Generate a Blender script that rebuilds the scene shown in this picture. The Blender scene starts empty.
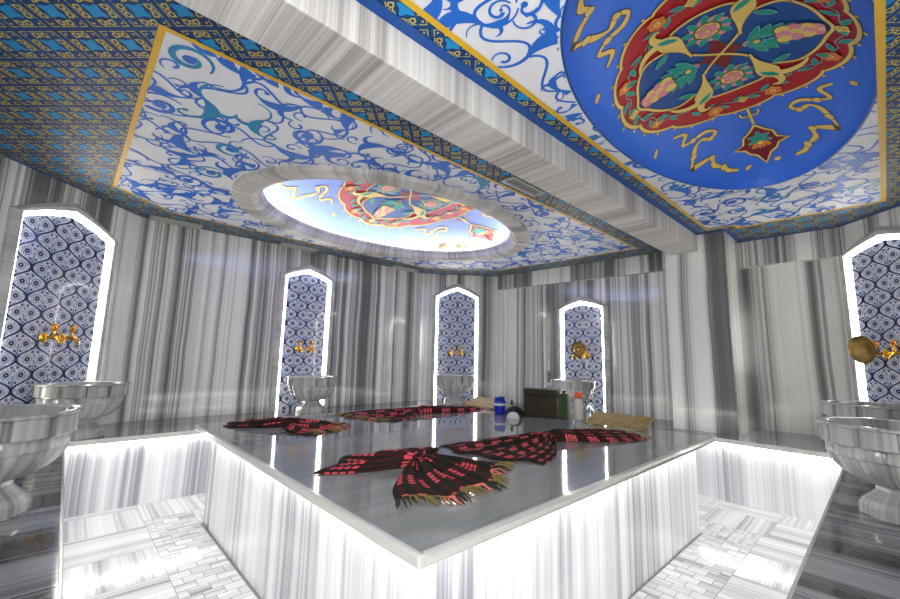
import bpy, math, random
from mathutils import Vector
PI = math.pi; S2 = math.sqrt(.5)
C = bpy.context.scene.collection
def lin(c):
    return tuple((x/255/12.92 if x/255 <= .04045 else ((x/255+.055)/1.055)**2.4) for x in c)

# ---------------------------------------------------------------- materials
class NT:
    def __init__(s, name):
        s.m = bpy.data.materials.new(name); s.m.use_nodes = True
        s.t = s.m.node_tree; s.n = s.t.nodes; s.n.clear()
        s.out = s.n.new('ShaderNodeOutputMaterial')
    def put(s, sock, v):
        if hasattr(v, 'is_linked') or isinstance(v, bpy.types.NodeSocket): s.t.links.new(v, sock)
        else:
            if isinstance(v, tuple) and len(v) == 3 and sock.type == 'RGBA': v = v+(1,)
            sock.default_value = v
    def M(s, op, a, b=0.0, c=None, clamp=False):
        n = s.n.new('ShaderNodeMath'); n.operation = op; n.use_clamp = clamp
        s.put(n.inputs[0], a); s.put(n.inputs[1], b)
        if c is not None: s.put(n.inputs[2], c)
        return n.outputs[0]
    def uv(s):
        n = s.n.new('ShaderNodeUVMap'); q = s.n.new('ShaderNodeSeparateXYZ')
        s.t.links.new(n.outputs[0], q.inputs[0]); return q.outputs[0], q.outputs[1]
    def xyz(s, kind='Object'):
        n = s.n.new('ShaderNodeTexCoord'); q = s.n.new('ShaderNodeSeparateXYZ')
        s.t.links.new(n.outputs[kind], q.inputs[0]); return q.outputs[0], q.outputs[1], q.outputs[2]
    def vec(s, x, y, z=0.0):
        n = s.n.new('ShaderNodeCombineXYZ'); s.put(n.inputs[0], x); s.put(n.inputs[1], y); s.put(n.inputs[2], z)
        return n.outputs[0]
    def noise(s, v, scale=5.0, detail=3.0, rough=.5, dim='3D'):
        n = s.n.new('ShaderNodeTexNoise'); n.noise_dimensions = dim
        if dim == '1D': s.put(n.inputs['W'], v)
        else: s.put(n.inputs['Vector'], v)
        n.inputs['Scale'].default_value = scale; n.inputs['Detail'].default_value = detail
        n.inputs['Roughness'].default_value = rough
        return n.outputs['Fac']
    def white(s, w):
        n = s.n.new('ShaderNodeTexWhiteNoise'); n.noise_dimensions = '1D'; s.put(n.inputs['W'], w); return n.outputs['Value']
    def ramp(s, f, stops, mode='LINEAR'):
        n = s.n.new('ShaderNodeValToRGB'); n.color_ramp.interpolation = mode
        e = n.color_ramp.elements
        e[0].position, e[0].color = stops[0][0], stops[0][1]+(1,)
        e[1].position, e[1].color = stops[-1][0], stops[-1][1]+(1,)
        for p, c in stops[1:-1]:
            k = e.new(p); k.color = c+(1,)
        s.put(n.inputs[0], f); return n.outputs[0]
    def mix(s, f, a, b, mode='MIX'):
        n = s.n.new('ShaderNodeMix'); n.data_type = 'RGBA'; n.blend_type = mode
        s.put(n.inputs[0], f); s.put(n.inputs[6], a); s.put(n.inputs[7], b); return n.outputs[2]
    def lt(s, a, b): return s.M('LESS_THAN', a, b)
    def bsdf(s, col, rough=.4, metal=0.0, spec=.5, coat=0.0, trans=0.0, bump=None, bs=.1):
        b = s.n.new('ShaderNodeBsdfPrincipled')
        s.put(b.inputs['Base Color'], col); s.put(b.inputs['Roughness'], rough)
        b.inputs['Metallic'].default_value = metal; b.inputs['Specular IOR Level'].default_value = spec
        b.inputs['Coat Weight'].default_value = coat; b.inputs['Coat Roughness'].default_value = .03
        b.inputs['Transmission Weight'].default_value = trans
        if bump is not None:
            k = s.n.new('ShaderNodeBump'); k.inputs['Strength'].default_value = bs; k.inputs['Distance'].default_value = .01
            s.put(k.inputs['Height'], bump); s.t.links.new(k.outputs[0], b.inputs['Normal'])
        s.t.links.new(b.outputs[0], s.out.inputs[0]); return s.m

def simple(name, rgb, rough=.5, metal=0.0, spec=.5, coat=0.0, var=.06, trans=0.0):
    k = NT(name); x, y, z = k.xyz(); c = lin(rgb)
    f = k.noise(k.vec(x, y, z), 9, 3)
    col = k.mix(f, tuple(v*(1-var) for v in c), tuple(min(1, v*(1+var)) for v in c))
    return k.bsdf(col, rough, metal, spec, coat, trans)

def marble(name, dark, mid, light, rough=.15, scale=1.0, seam=.6, coat=.3, contrast=1.0, tonevar=.25, spec=.5):
    """striped marble; stripes run along v, change along u (metres)"""
    k = NT(name); u, v = k.uv()
    warp = k.noise(k.vec(k.M('MULTIPLY', u, .9), k.M('MULTIPLY', v, .55), 0), 1.3, 2)
    u2 = k.M('ADD', u, k.M('MULTIPLY', k.M('SUBTRACT', warp, .5), .06))
    a = k.noise(k.M('MULTIPLY', u2, 4.2*scale), 1.0, 1.5, .5, '1D')
    b = k.noise(k.M('MULTIPLY', u2, 19*scale), 1.0, 2, .6, '1D')
    c = k.noise(k.M('MULTIPLY', u2, 85*scale), 1.0, 2, .6, '1D')
    s = k.M('ADD', k.M('MULTIPLY', a, .62), k.M('ADD', k.M('MULTIPLY', b, .52), k.M('MULTIPLY', c, .30)))
    s = k.M('SUBTRACT', s, .22)
    if seam:
        cell = k.M('FLOOR', k.M('DIVIDE', u, seam))
        s = k.M('ADD', s, k.M('MULTIPLY', k.M('SUBTRACT', k.white(cell), .5), tonevar))
    s = k.M('ADD', k.M('MULTIPLY', k.M('SUBTRACT', s, .5), contrast), .5)
    col = k.ramp(s, [(.30, lin(dark)), (.42, lin(mid)), (.50, tuple((p+q)/2 for p, q in zip(lin(mid), lin(light)))), (.60, lin(light)), (.72, tuple(min(1, q*1.12) for q in lin(light)))])
    cl = k.noise(k.vec(u, k.M('MULTIPLY', v, .6), 3.3), 3.0, 4)
    col = k.mix(k.M('MULTIPLY', cl, .22), col, lin(mid))
    if seam:
        fr = k.M('ABSOLUTE', k.M('SUBTRACT', k.M('FRACT', k.M('DIVIDE', u, seam)), .5))
        ln = k.M('GREATER_THAN', fr, .5-.0016/seam)
        col = k.mix(k.M('MULTIPLY', ln, .55), col, lin(dark))
    return k.bsdf(col, rough, 0, spec, coat)

def emit(name, rgb, power):
    k = NT(name); e = k.n.new('ShaderNodeEmission'); e.inputs[0].default_value = lin(rgb)+(1,); e.inputs[1].default_value = power
    k.t.links.new(e.outputs[0], k.out.inputs[0]); return k.m

def lattice_mat():
    k = NT('painted_lattice'); x, y, z = k.xyz()
    cell = .18
    p = k.M('DIVIDE', k.M('MULTIPLY', k.M('ADD', k.M('SUBTRACT', x, -.067), k.M('SUBTRACT', y, 2.065)), S2), cell)
    q = k.M('DIVIDE', k.M('MULTIPLY', k.M('SUBTRACT', k.M('SUBTRACT', x, -.067), k.M('SUBTRACT', y, 2.065)), S2), cell)
    a = k.M('ABSOLUTE', k.M('SUBTRACT', k.M('FRACT', k.M('ADD', p, .5)), .5))
    b = k.M('ABSOLUTE', k.M('SUBTRACT', k.M('FRACT', k.M('ADD', q, .5)), .5))   # 0..0.5 from cell centre
    hi = k.M('MAXIMUM', a, b); lo = k.M('MINIMUM', a, b)
    def circ(px, py, u_=hi, v_=lo):
        dx = k.M('SUBTRACT', u_, px); dy = k.M('SUBTRACT', v_, py)
        return k.M('SQRT', k.M('ADD', k.M('MULTIPLY', dx, dx), k.M('MULTIPLY', dy, dy)))
    navy, teal, gold, blue = lin((0, 66, 126)), lin((24, 150, 212)), lin((206, 190, 84)), lin((20, 84, 150))
    col = k.mix(k.M('GREATER_THAN', k.noise(k.vec(x, y, z), 2.0, 2), .5), navy, lin((0, 54, 112)))
    # gold frame line just inside each cell
    line = k.lt(k.M('ABSOLUTE', k.M('SUBTRACT', hi, .425)), .0115)
    # gold curls on the four sides
    r1 = k.lt(k.M('ABSOLUTE', k.M('SUBTRACT', circ(.315, .110), .062)), .0185)
    r2 = k.lt(circ(.245, .165), .020)
    bridge = k.M('MULTIPLY', k.lt(k.M('ABSOLUTE', k.M('SUBTRACT', hi, .290)), .016), k.lt(lo, .07))
    bud = k.lt(circ(.365, 0.0), .026)
    diag = k.lt(circ(.345, .33), .024)
    g = k.M('MAXIMUM', k.M('MAXIMUM', line, r1), k.M('MAXIMUM', k.M('MAXIMUM', r2, bridge), k.M('MAXIMUM', bud, diag)))
    col = k.mix(g, col, gold)
    # teal heart: square with concave sides
    heart = k.M('MULTIPLY', k.lt(k.M('ADD', hi, k.M('MULTIPLY', lo, -.30)), .140), k.lt(k.M('ADD', a, b), .33))
    col = k.mix(heart, col, teal)
    # small teal fills by the corners
    cf = k.lt(circ(.43, .22), .028)
    col = k.mix(cf, col, blue)
    return k.bsdf(col, .5, 0, .35, 0)

def tile_mat():
    """blue and white ogee lattice tiles with paired carnations"""
    k = NT('ogee_tiles'); u, v = k.uv(); W, H = .255, .232
    cs = k.M('COSINE', k.M('MULTIPLY', v, 2*PI/H))
    sharp = k.M('MULTIPLY', cs, k.M('SUBTRACT', 1.12, k.M('MULTIPLY', k.M('MULTIPLY', cs, cs), .12)))
    off = k.M('MULTIPLY', sharp, W/4)
    def wrap(e, P): return k.M('MULTIPLY', k.M('SUBTRACT', k.M('FRACT', k.M('ADD', k.M('DIVIDE', e, P), .5)), .5), P)
    d1 = k.M('ABSOLUTE', wrap(k.M('SUBTRACT', u, off), W))
    d2 = k.M('ABSOLUTE', wrap(k.M('SUBTRACT', k.M('ADD', u, off), W/2), W))
    d = k.M('MINIMUM', d1, d2)
    def dist(px, py):
        dx = wrap(k.M('SUBTRACT', u, px), W); dy = wrap(k.M('SUBTRACT', v, py), H)
        return k.M('SQRT', k.M('ADD', k.M('MULTIPLY', dx, dx), k.M('MULTIPLY', dy, dy))), dx, dy
    def both(px, py):
        a, ax, ay = dist(W/4+px, H/2+py); b, bx, by = dist(3*W/4+px, py)
        return k.M('MINIMUM', a, b)
    white, navy, sky, slate = lin((232, 234, 240)), lin((14, 26, 92)), lin((110, 150, 205)), lin((45, 62, 96))
    n = k.n.new('ShaderNodeTexVoronoi'); n.feature = 'DISTANCE_TO_EDGE'; n.inputs['Scale'].default_value = 46
    k.put(n.inputs['Vector'], k.vec(u, v, 0))
    veins = k.lt(n.outputs['Distance'], .075)
    nz = k.noise(k.vec(u, v, 1), 38, 2)
    col = k.mix(k.M('MULTIPLY', k.M('GREATER_THAN', nz, .5), .38), white, sky)
    col = k.mix(k.M('MULTIPLY', veins, .5), col, lin((60, 88, 150)))
    for sx in (-1, 1):
        q = both(sx*.050, 0)
        col = k.mix(k.lt(q, .038), col, white)
        col = k.mix(k.lt(k.M('ABSOLUTE', k.M('SUBTRACT', q, .031)), .003), col, lin((50, 80, 160)))
        col = k.mix(k.lt(q, .021), col, slate)
        col = k.mix(k.lt(q, .007), col, lin((130, 150, 185)))
        for sy in (-1, 1):
            q3 = both(sx*.020, sy*.055)
            col = k.mix(k.lt(q3, .010), col, lin((60, 90, 165)))
    q2 = both(0, -.075); col = k.mix(k.lt(q2, .012), col, lin((90, 150, 190)))
    q2 = both(0, .03); col = k.mix(k.lt(q2, .009), col, lin((150, 110, 140)))
    stem = k.M('MULTIPLY', k.lt(both(0, -.04), .034), k.lt(k.M('MINIMUM', k.M('ABSOLUTE', wrap(k.M('SUBTRACT', u, W/4), W)), k.M('ABSOLUTE', wrap(k.M('SUBTRACT', u, 3*W/4), W))), .0035))
    col = k.mix(stem, col, lin((70, 120, 150)))
    edge = k.lt(d, .0165); col = k.mix(edge, col, white)
    col = k.mix(k.lt(d, .0130), col, navy)
    jx = k.lt(k.M('ABSOLUTE', wrap(u, .2)), .0008); jy = k.lt(k.M('ABSOLUTE', wrap(v, .2)), .0008)
    col = k.mix(k.M('MULTIPLY', k.M('MAXIMUM', jx, jy), .5), col, lin((150, 155, 165)))
    return k.bsdf(col, .18, 0, .5, .3)

def plaid_mat(name, pink, w1=.17, w2=.12):
    k = NT(name); u, v = k.uv()
    fu = k.M('FRACT', k.M('DIVIDE', u, w1)); fv = k.M('FRACT', k.M('DIVIDE', v, w2))
    A = k.lt(fu, .50); B = k.lt(fv, .46)
    fine = k.M('GREATER_THAN', k.M('FRACT', k.M('DIVIDE', u, w1*.125)), .32)
    fine2 = k.M('GREATER_THAN', k.M('FRACT', k.M('DIVIDE', v, w2*.23)), .35)
    black = lin((22, 22, 20)); olive = lin((38, 42, 34))
    col = k.mix(k.noise(k.vec(u, v, 0), 30, 2), black, olive)
    col = k.mix(k.M('MULTIPLY', B, k.M('MULTIPLY', fine2, .35)), col, lin((120, 24, 34)))
    col = k.mix(k.M('MULTIPLY', A, k.M('MULTIPLY', fine, .22)), col, lin((120, 24, 34)))
    ab = k.M('MULTIPLY', A, B)
    col = k.mix(k.M('MULTIPLY', ab, k.M('MULTIPLY', fine, k.M('ADD', k.M('MULTIPLY', fine2, .3), .7))), col, lin(pink))
    wv = k.noise(k.vec(u, v, 0), 400, 1)
    return k.bsdf(col, .85, 0, .2, 0, bump=wv, bs=.4)

def wood_mat(name, a, b):
    k = NT(name); x, y, z = k.xyz()
    f = k.noise(k.vec(k.M('MULTIPLY', x, 14), k.M('MULTIPLY', y, 1.5), k.M('MULTIPLY', z, 14)), 3, 4)
    return k.bsdf(k.ramp(f, [(.3, lin(a)), (.7, lin(b))]), .5)

MAT = {}
def m(name): return MAT[name]
MAT['wall'] = marble('striped_marble_wall', (102, 102, 100), (162, 161, 156), (240, 239, 232), .16, .85, .62, .35, 1.2, .26)
MAT['white'] = marble('white_striped_marble', (140, 142, 150), (186, 188, 194), (232, 232, 234), .2, .8, .55, .25, 1.0, .15)
MAT['floor'] = marble('floor_marble', (140, 142, 150), (198, 199, 203), (236, 236, 238), .14, 1.6, 0, .3, .9, .0)
MAT['bench'] = marble('grey_marble_top', (42, 45, 49), (70, 74, 78), (150, 153, 156), .10, .9, 0, .3, 1.1, 0)
MAT['slab'] = marble('polished_grey_slab', (116, 119, 116), (136, 139, 136), (156, 159, 156), .06, .6, 0, .3, .5, 0)
MAT['beam'] = marble('beam_marble', (128, 124, 118), (180, 176, 170), (222, 219, 213), .5, 1.1, .4, .0, .7, .10)
MAT['frame'] = marble('moulding_marble', (150, 149, 146), (180, 179, 176), (212, 211, 208), .2, 1.0, 0, .3, .5, 0)
MAT['basin'] = marble('basin_marble', (98, 98, 97), (138, 138, 136), (190, 189, 186), .2, .5, 0, .2, .7, 0)
MAT['lattice'] = lattice_mat(); MAT['tiles'] = tile_mat()
MAT['edge_white'] = simple('bullnose_edge', (196, 194, 188), .2, coat=.3)
MAT['grout'] = simple('grout', (128, 130, 134), .8)
MAT['paint_white'] = simple('painted_white_plaster', (240, 241, 244), .5, var=.02)
MAT['paint_blue'] = simple('painted_cobalt', (34, 112, 214), .45)
MAT['paint_teal'] = simple('painted_turquoise', (20, 142, 190), .45)
MAT['paint_gold'] = simple('painted_gold_line', (232, 184, 40), .45)
MAT['paint_band'] = simple('painted_deep_blue', (0, 78, 158), .45)
MAT['med_blue'] = simple('medallion_blue', (58, 120, 230), .45, var=.04)
MAT['med_blue_lit'] = simple('medallion_blue_lit', (116, 148, 232), .5, var=.04)  # medallion blue made paler: the glare in the oval dome put into the colour
MAT['med_navy'] = simple('medallion_navy', (8, 78, 150), .45)
MAT['med_red'] = simple('medallion_red', (186, 12, 26), .45)
MAT['med_dark'] = simple('medallion_dark_red', (128, 10, 26), .45)
MAT['med_gold'] = simple('medallion_gold', (240, 205, 104), .45)
MAT['med_line'] = simple('medallion_outline', (96, 70, 28), .5)
MAT['med_green'] = simple('medallion_green', (14, 158, 128), .45)
MAT['med_leaf'] = simple('medallion_leaf', (104, 176, 168), .45)
MAT['med_pink'] = simple('medallion_pink', (232, 140, 156), .45)
MAT['med_orange'] = simple('medallion_orange', (238, 130, 40), .45)
MAT['gold'] = simple('polished_gold', (236, 178, 70), .16, 1.0)
MAT['brass'] = simple('aged_brass', (168, 140, 78), .28, 1.0)
MAT['wood'] = wood_mat('tan_wood', (140, 112, 62), (186, 158, 100))
MAT['case'] = simple('dark_olive_plastic', (50, 42, 26), .3)
MAT['case2'] = simple('black_trim', (20, 20, 18), .4)
MAT['green'] = simple('green_plastic', (52, 74, 34), .35)
MAT['bluep'] = simple('blue_plastic', (18, 46, 176), .3)
MAT['whitep'] = simple('white_plastic', (220, 216, 205), .4)
MAT['orangep'] = simple('orange_cap', (240, 84, 24), .4)
MAT['blackp'] = simple('black_rubber', (16, 18, 22), .45)
MAT['clear'] = simple('clear_plastic', (225, 235, 240), .08, trans=.9)
MAT['vent'] = simple('vent_white_metal', (196, 196, 192), .4)
MAT['vent_dark'] = simple('vent_dark_slot', (22, 26, 24), .6)
MAT['cloth'] = plaid_mat('plaid_cotton', (244, 92, 104))
MAT['cloth2'] = plaid_mat('plaid_cotton_coral', (240, 108, 108), .15, .10)
MAT['fringe'] = simple('fringe_yarn', (128, 112, 60), .9)
MAT['fringe_dark'] = simple('fringe_yarn_dark', (40, 46, 32), .9)
MAT['fringe_pink'] = simple('fringe_yarn_pink', (214, 120, 104), .9)
MAT['led'] = emit('led_white', (255, 250, 240), 13.0)
MAT['led_slab'] = emit('led_warm_white', (255, 249, 240), 12.0)
MAT['led_cove'] = emit('led_cove', (255, 248, 244), 34.0)

# ---------------------------------------------------------------- mesh helpers
class MB:
    def __init__(s): s.v = []; s.f = []; s.mi = []; s.uv = []; s.mats = []; s.smooth = []
    def mat(s, name):
        if name not in s.mats: s.mats.append(name)
        return s.mats.index(name)
    def face(s, pts, mat, uv=None, smooth=False):
        i = len(s.v); s.v += [tuple(p) for p in pts]; s.f.append(tuple(range(i, i+len(pts))))
        s.mi.append(s.mat(mat)); s.uv.append(uv); s.smooth.append(smooth)
    def quadstrip(s, A, B, mat, closed=False, uva=None, uvb=None, smooth=False):
        n = len(A); r = n if closed else n-1
        for i in range(r):
            j = (i+1) % n
            uv = None
            if uva: uv = [uva[i], uva[i+1], uvb[i+1], uvb[i]]
            s.face([A[i], A[j], B[j], B[i]], mat, uv, smooth)
    def box(s, x0, x1, y0, y1, z0, z1, mat):
        P = lambda x, y, z: (x, y, z)
        for q in ([P(x0,y0,z0),P(x0,y1,z0),P(x1,y1,z0),P(x1,y0,z0)], [P(x0,y0,z1),P(x1,y0,z1),P(x1,y1,z1),P(x0,y1,z1)],
                  [P(x0,y0,z0),P(x1,y0,z0),P(x1,y0,z1),P(x0,y0,z1)], [P(x1,y1,z0),P(x0,y1,z0),P(x0,y1,z1),P(x1,y1,z1)],
                  [P(x0,y1,z0),P(x0,y0,z0),P(x0,y0,z1),P(x0,y1,z1)], [P(x1,y0,z0),P(x1,y1,z0),P(x1,y1,z1),P(x1,y0,z1)]):
            s.face(q, mat)
    def prism(s, poly, z0, z1, mat, cap=True):
        """poly counter-clockwise (x, y)"""
        n = len(poly)
        for i in range(n):
            a, b = poly[i], poly[(i+1) % n]
            s.face([(a[0],a[1],z0), (b[0],b[1],z0), (b[0],b[1],z1), (a[0],a[1],z1)], mat)
        if cap:
            s.face([(p[0],p[1],z1) for p in poly], mat); s.face([(p[0],p[1],z0) for p in poly[::-1]], mat)
    def lathe(s, prof, mat, n=32, mod=None, smooth=True, uvs=True):
        rings = []
        for k, (r, z) in enumerate(prof):
            rings.append([(r*(mod(k, 2*PI*i/n) if mod else 1)*math.cos(2*PI*i/n), r*(mod(k, 2*PI*i/n) if mod else 1)*math.sin(2*PI*i/n), z) for i in range(n)])
        L = [0]
        for k in range(1, len(prof)): L.append(L[-1]+math.hypot(prof[k][0]-prof[k-1][0], prof[k][1]-prof[k-1][1]))
        for k in range(len(rings)-1):
            for i in range(n):
                j = (i+1) % n
                uv = None
                if uvs: 
                    a, b = i/n*1.6, (i+1)/n*1.6
                    uv = [(a, L[k]), (b, L[k]), (b, L[k+1]), (a, L[k+1])]
                s.face([rings[k][i], rings[k][j], rings[k+1][j], rings[k+1][i]], mat, uv, smooth)
    def tube(s, pts, r, mat, n=10, caps=True):
        P = [Vector(p) for p in pts]; R = r if isinstance(r, (list, tuple)) else [r]*len(P); rings = []
        up = Vector((0, 0, 1))
        for i, p in enumerate(P):
            d = (P[min(i+1, len(P)-1)]-P[max(i-1, 0)]).normalized()
            a = d.cross(up) if abs(d.dot(up)) < .95 else d.cross(Vector((1, 0, 0)))
            a.normalize(); b = d.cross(a)
            rings.append([tuple(p+R[i]*(math.cos(2*PI*k/n)*a+math.sin(2*PI*k/n)*b)) for k in range(n)])
        for i in range(len(rings)-1): s.quadstrip(rings[i], rings[i+1], mat, True, smooth=True)
        if caps: s.face(rings[0], mat); s.face(rings[-1][::-1], mat)
    def build(s, name, parent=None, loc=(0,0,0), rot=(0,0,0), stripe='wall', uoff=0.0, weld=True, bevel=0.0, kind=None):
        me = bpy.data.meshes.new(name); me.from_pydata(s.v, [], s.f)
        for k in s.mats: me.materials.append(MAT[k])
        me.polygons.foreach_set('material_index', s.mi); me.polygons.foreach_set('use_smooth', s.smooth)
        lay = me.uv_layers.new(name='UVMap')
        for pi, p in enumerate(me.polygons):
            if s.uv[pi] is not None:
                for q, li in enumerate(p.loop_indices): lay.data[li].uv = s.uv[pi][q]
                continue
            n = p.normal
            for li in p.loop_indices:
                c = me.vertices[me.loops[li].vertex_index].co
                if abs(n.z) > .7: a, b = (c.x, c.y) if stripe != 'y' else (c.y, c.x)
                else:
                    t = Vector((-n.y, n.x, 0)).normalized(); a, b = c.x*t.x+c.y*t.y, c.z
                    if stripe == 'h': a, b = b, a
                lay.data[li].uv = (a+uoff, b)
        if weld:
            import bmesh
            bm = bmesh.new(); bm.from_mesh(me); bmesh.ops.remove_doubles(bm, verts=bm.verts, dist=1e-5)
            bm.to_mesh(me); bm.free()
        o = bpy.data.objects.new(name, me); C.objects.link(o); o.location = loc; o.rotation_euler = rot
        if parent: o.parent = parent
        if bevel:
            b = o.modifiers.new('bevel', 'BEVEL'); b.width = bevel; b.segments = 2; b.limit_method = 'ANGLE'
        if kind: o['kind'] = kind
        return o
def tag(o, label, cat, group=None):
    o['label'] = label; o['category'] = cat
    if group: o['group'] = group
    return o
def thing(name, label, cat, loc=(0,0,0), rz=0.0, group=None):
    o = bpy.data.objects.new(name, None); C.objects.link(o); o.location = loc; o.rotation_euler = (0, 0, rz); o.empty_display_size = .1
    return tag(o, label, cat, group)
def dup(root, loc, rz, label, group=None):
    r = root.copy(); C.objects.link(r); r.location = loc; r.rotation_euler = (0, 0, rz); r['label'] = label
    if group: r['group'] = group
    for ch in list(root.children):
        c = ch.copy(); C.objects.link(c); c.parent = r
        for g in ch.children:
            d = g.copy(); C.objects.link(d); d.parent = c
    return r

# ---------------------------------------------------------------- room plan (metres; camera stands at the origin in the doorway corner)
ZC = 2.60; ZB = .56; ZS = .70
W0, W1, W2, W3, W4, W5 = (-.49, .30), (-.49, 4.18), (.42, 5.10), (4.12, 5.10), (5.20, 4.28), (5.36, 1.60)
P1, P2, R1, R2, W6, W7 = (4.78, 1.60), (4.78, 1.03), (5.50, 1.03), (5.50, .30), (4.60, -.60), (.30, -.60)
def wall(name, a, b, z0=0, z1=ZC, uoff=0.0, th=.12):
    mb = MB(); dx, dy = b[0]-a[0], b[1]-a[1]; L = math.hypot(dx, dy); nx, ny = -dy/L, dx/L   # outside is to the left of a -> b
    n = 1
    A = [(0, z0), (L, z0), (L, z1), (0, z1)]
    mb.face([(a[0]+dx*s/L, a[1]+dy*s/L, z) for s, z in A], 'wall', [(s+uoff, z) for s, z in A])
    B = [(a[0]+dx*s/L+nx*th, a[1]+dy*s/L+ny*th, z) for s, z in A]
    mb.face(B[::-1], 'grout')
    F = [(a[0]+dx*s/L, a[1]+dy*s/L, z) for s, z in A]
    for i in range(4): j = (i+1) % 4; mb.face([F[j], F[i], B[i], B[j]], 'grout')
    return mb.build(name, kind='structure')
wall('wall_left', W0, W1, uoff=.3); wall('wall_left_corner', W1, W2, uoff=7.1); wall('wall_back_left', W2, W3, uoff=15.1)
wall('wall_back_corner', W3, W4, uoff=21.7); wall('wall_back_right', W4, W5, uoff=31.2)
wall('wall_alcove', R1, R2, uoff=44.6, th=.1); wall('wall_right_corner', R2, W6, uoff=52.3); wall('wall_right', W6, W7, uoff=61)
mb = MB(); mb.prism([(4.78,1.03), (5.60,1.03), (5.60,1.60), (4.78,1.60)], 0, ZC, 'wall'); mb.build('wall_pillar', kind='structure', uoff=42.1)
# lintel bands over the right-hand walls
mb = MB(); mb.prism([(5.36,1.60), (5.24,4.37), (5.13,4.37), (5.30,1.60)], 2.37, ZC, 'wall'); o = mb.build('trim_1', kind='structure', uoff=73.4)
mb = MB(); mb.prism([(5.40,.20), (5.50,.30), (5.50,1.03), (5.40,1.03)], 2.31, ZC, 'wall'); mb.build('trim_2', kind='structure', uoff=80.4)

# floor: grout bed + square slabs with alternating stripe direction + a band of small bricks round the platform
mb = MB(); mb.face([(x, y, -.002) for x, y in (W0, (W7[0], W7[1]), W6, (5.6,.3), (5.6,4.2), W3, W2, W1)], 'grout')
mb.face([(x, y, -.08) for x, y in (W0, W1, W2, W3, (5.6,4.2), (5.6,.3), W6, W7)], 'grout')
rnd = random.Random(4); g = .0018
def tile(x0, x1, y0, y1, d):
    o_ = rnd.uniform(0, 30)
    pts = [(x0+g, y0+g), (x1-g, y0+g), (x1-g, y1-g), (x0+g, y1-g)]
    mb.face([(x, y, 0) for x, y in pts], 'floor', [((x if d else y)+o_, (y if d else x)+o_) for x, y in pts])
gx0, gx1, gy0, gy1 = .86, 3.58, 1.04, 3.55      # platform foot
bw = .30
k = 0
def ring(x0, x1, y0, y1): return x0, x1, y0, y1
ux = [.10+.0, .56]; T = .44
# outer big tiles (left and right corridors, back and front)
def big(xa, xb, ya, yb, ph=0):
    nx = max(1, round((xb-xa)/T)); ny = max(1, round((yb-ya)/T))
    for i in range(nx):
        for j in range(ny):
            tile(xa+(xb-xa)*i/nx, xa+(xb-xa)*(i+1)/nx, ya+(yb-ya)*j/ny, ya+(yb-ya)*(j+1)/ny, (i+j+ph) % 2)
big(-.45, gx0-bw, -.60, 5.05); big(gx1+bw, 4.70, -.60, 5.05, 1)
big(gx0-bw, gx1+bw, gy1+bw, 5.05, 1); big(gx0-bw, gx1+bw, -.60, gy0-bw)
def bricks(xa, xb, ya, yb, along):
    """rows of little bricks; three per row, joints staggered"""
    L = (yb-ya) if along == 'y' else (xb-xa); n = round(L/.075)
    for i in range(n):
        a = i*L/n; b = (i+1)*L/n; w = bw
        cuts = [0, w*.34, w*.67, w] if i % 2 else [0, w*.17, w*.5, w*.84, w]
        for c0, c1 in zip(cuts, cuts[1:]):
            if along == 'y': tile(xa+c0, xa+c1, ya+a, ya+b, 0)
            else: tile(xa+a, xa+b, ya+c0, ya+c1, 1)
bricks(gx0-bw, gx0, gy0-bw, gy1+bw, 'y'); bricks(gx1, gx1+bw, gy0-bw, gy1+bw, 'y')
bricks(gx0, gx1, gy0-bw, gy0, 'x'); bricks(gx0, gx1, gy1, gy1+bw, 'x')
mb.build('floor', kind='structure', weld=False)

# ---------------------------------------------------------------- painted ceiling
def ell(cx, cy, a, b, n=96): return [(cx+a*math.cos(2*PI*i/n), cy+b*math.sin(2*PI*i/n)) for i in range(n)]
def cross_poly(poly, cx, cy, ang):
    d = (math.cos(ang), math.sin(ang)); best = None
    for i in range(len(poly)):
        a = poly[i]; b = poly[(i+1) % len(poly)]
        ex, ey = b[0]-a[0], b[1]-a[1]; det = d[0]*(-ey)+d[1]*ex
        if abs(det) < 1e-12: continue
        wx, wy = a[0]-cx, a[1]-cy
        t = (wx*(-ey)+wy*ex)/det; s_ = (d[0]*wy-d[1]*wx)/det
        if t > 0 and -1e-9 <= s_ <= 1+1e-9 and (best is None or t < best): best = t
    return (cx+d[0]*best, cy+d[1]*best)
def band(mb, inner, outer, c, z, mat, n=160, split=1):
    """fill between two outlines that are star shaped about c; inner None = fill to the centre"""
    angs = set(2*PI*i/n for i in range(n))
    for poly in (inner, outer):
        if poly and len(poly) < 40:
            for p in poly:
                a = math.atan2(p[1]-c[1], p[0]-c[0]) % (2*PI); angs.add(a)
    angs = sorted(angs); clean = [angs[0]]
    for a in angs[1:]:
        if a-clean[-1] > 1e-5: clean.append(a)
    angs = clean
    O = [cross_poly(outer, c[0], c[1], a) for a in angs]
    I = [cross_poly(inner, c[0], c[1], a) for a in angs] if inner else None
    for i in range(len(angs)):
        j = (i+1) % len(angs)
        if I: mb.face([(*I[j], z), (*O[j], z), (*O[i], z), (*I[i], z)], mat)
        else: mb.face([(*c, z), (*O[j], z), (*O[i], z)], mat)
def inset_line(mb, poly, w, z, mat):
    """line of width w along a closed polygon, mitred"""
    n = len(poly); inn = []; out = []
    for i in range(n):
        a, b, c = Vector(poly[i-1]), Vector(poly[i]), Vector(poly[(i+1) % n])
        d1 = (b-a).normalized(); d2 = (c-b).normalized(); n1 = Vector((-d1.y, d1.x)); n2 = Vector((-d2.y, d2.x))
        mt = (n1+n2); mt /= max(.3, mt.dot(n1)); inn.append(b+mt*w/2); out.append(b-mt*w/2)
    for i in range(n):
        j = (i+1) % n
        mb.face([(*inn[j], z), (*inn[i], z), (*out[i], z), (*out[j], z)], mat)
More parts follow.
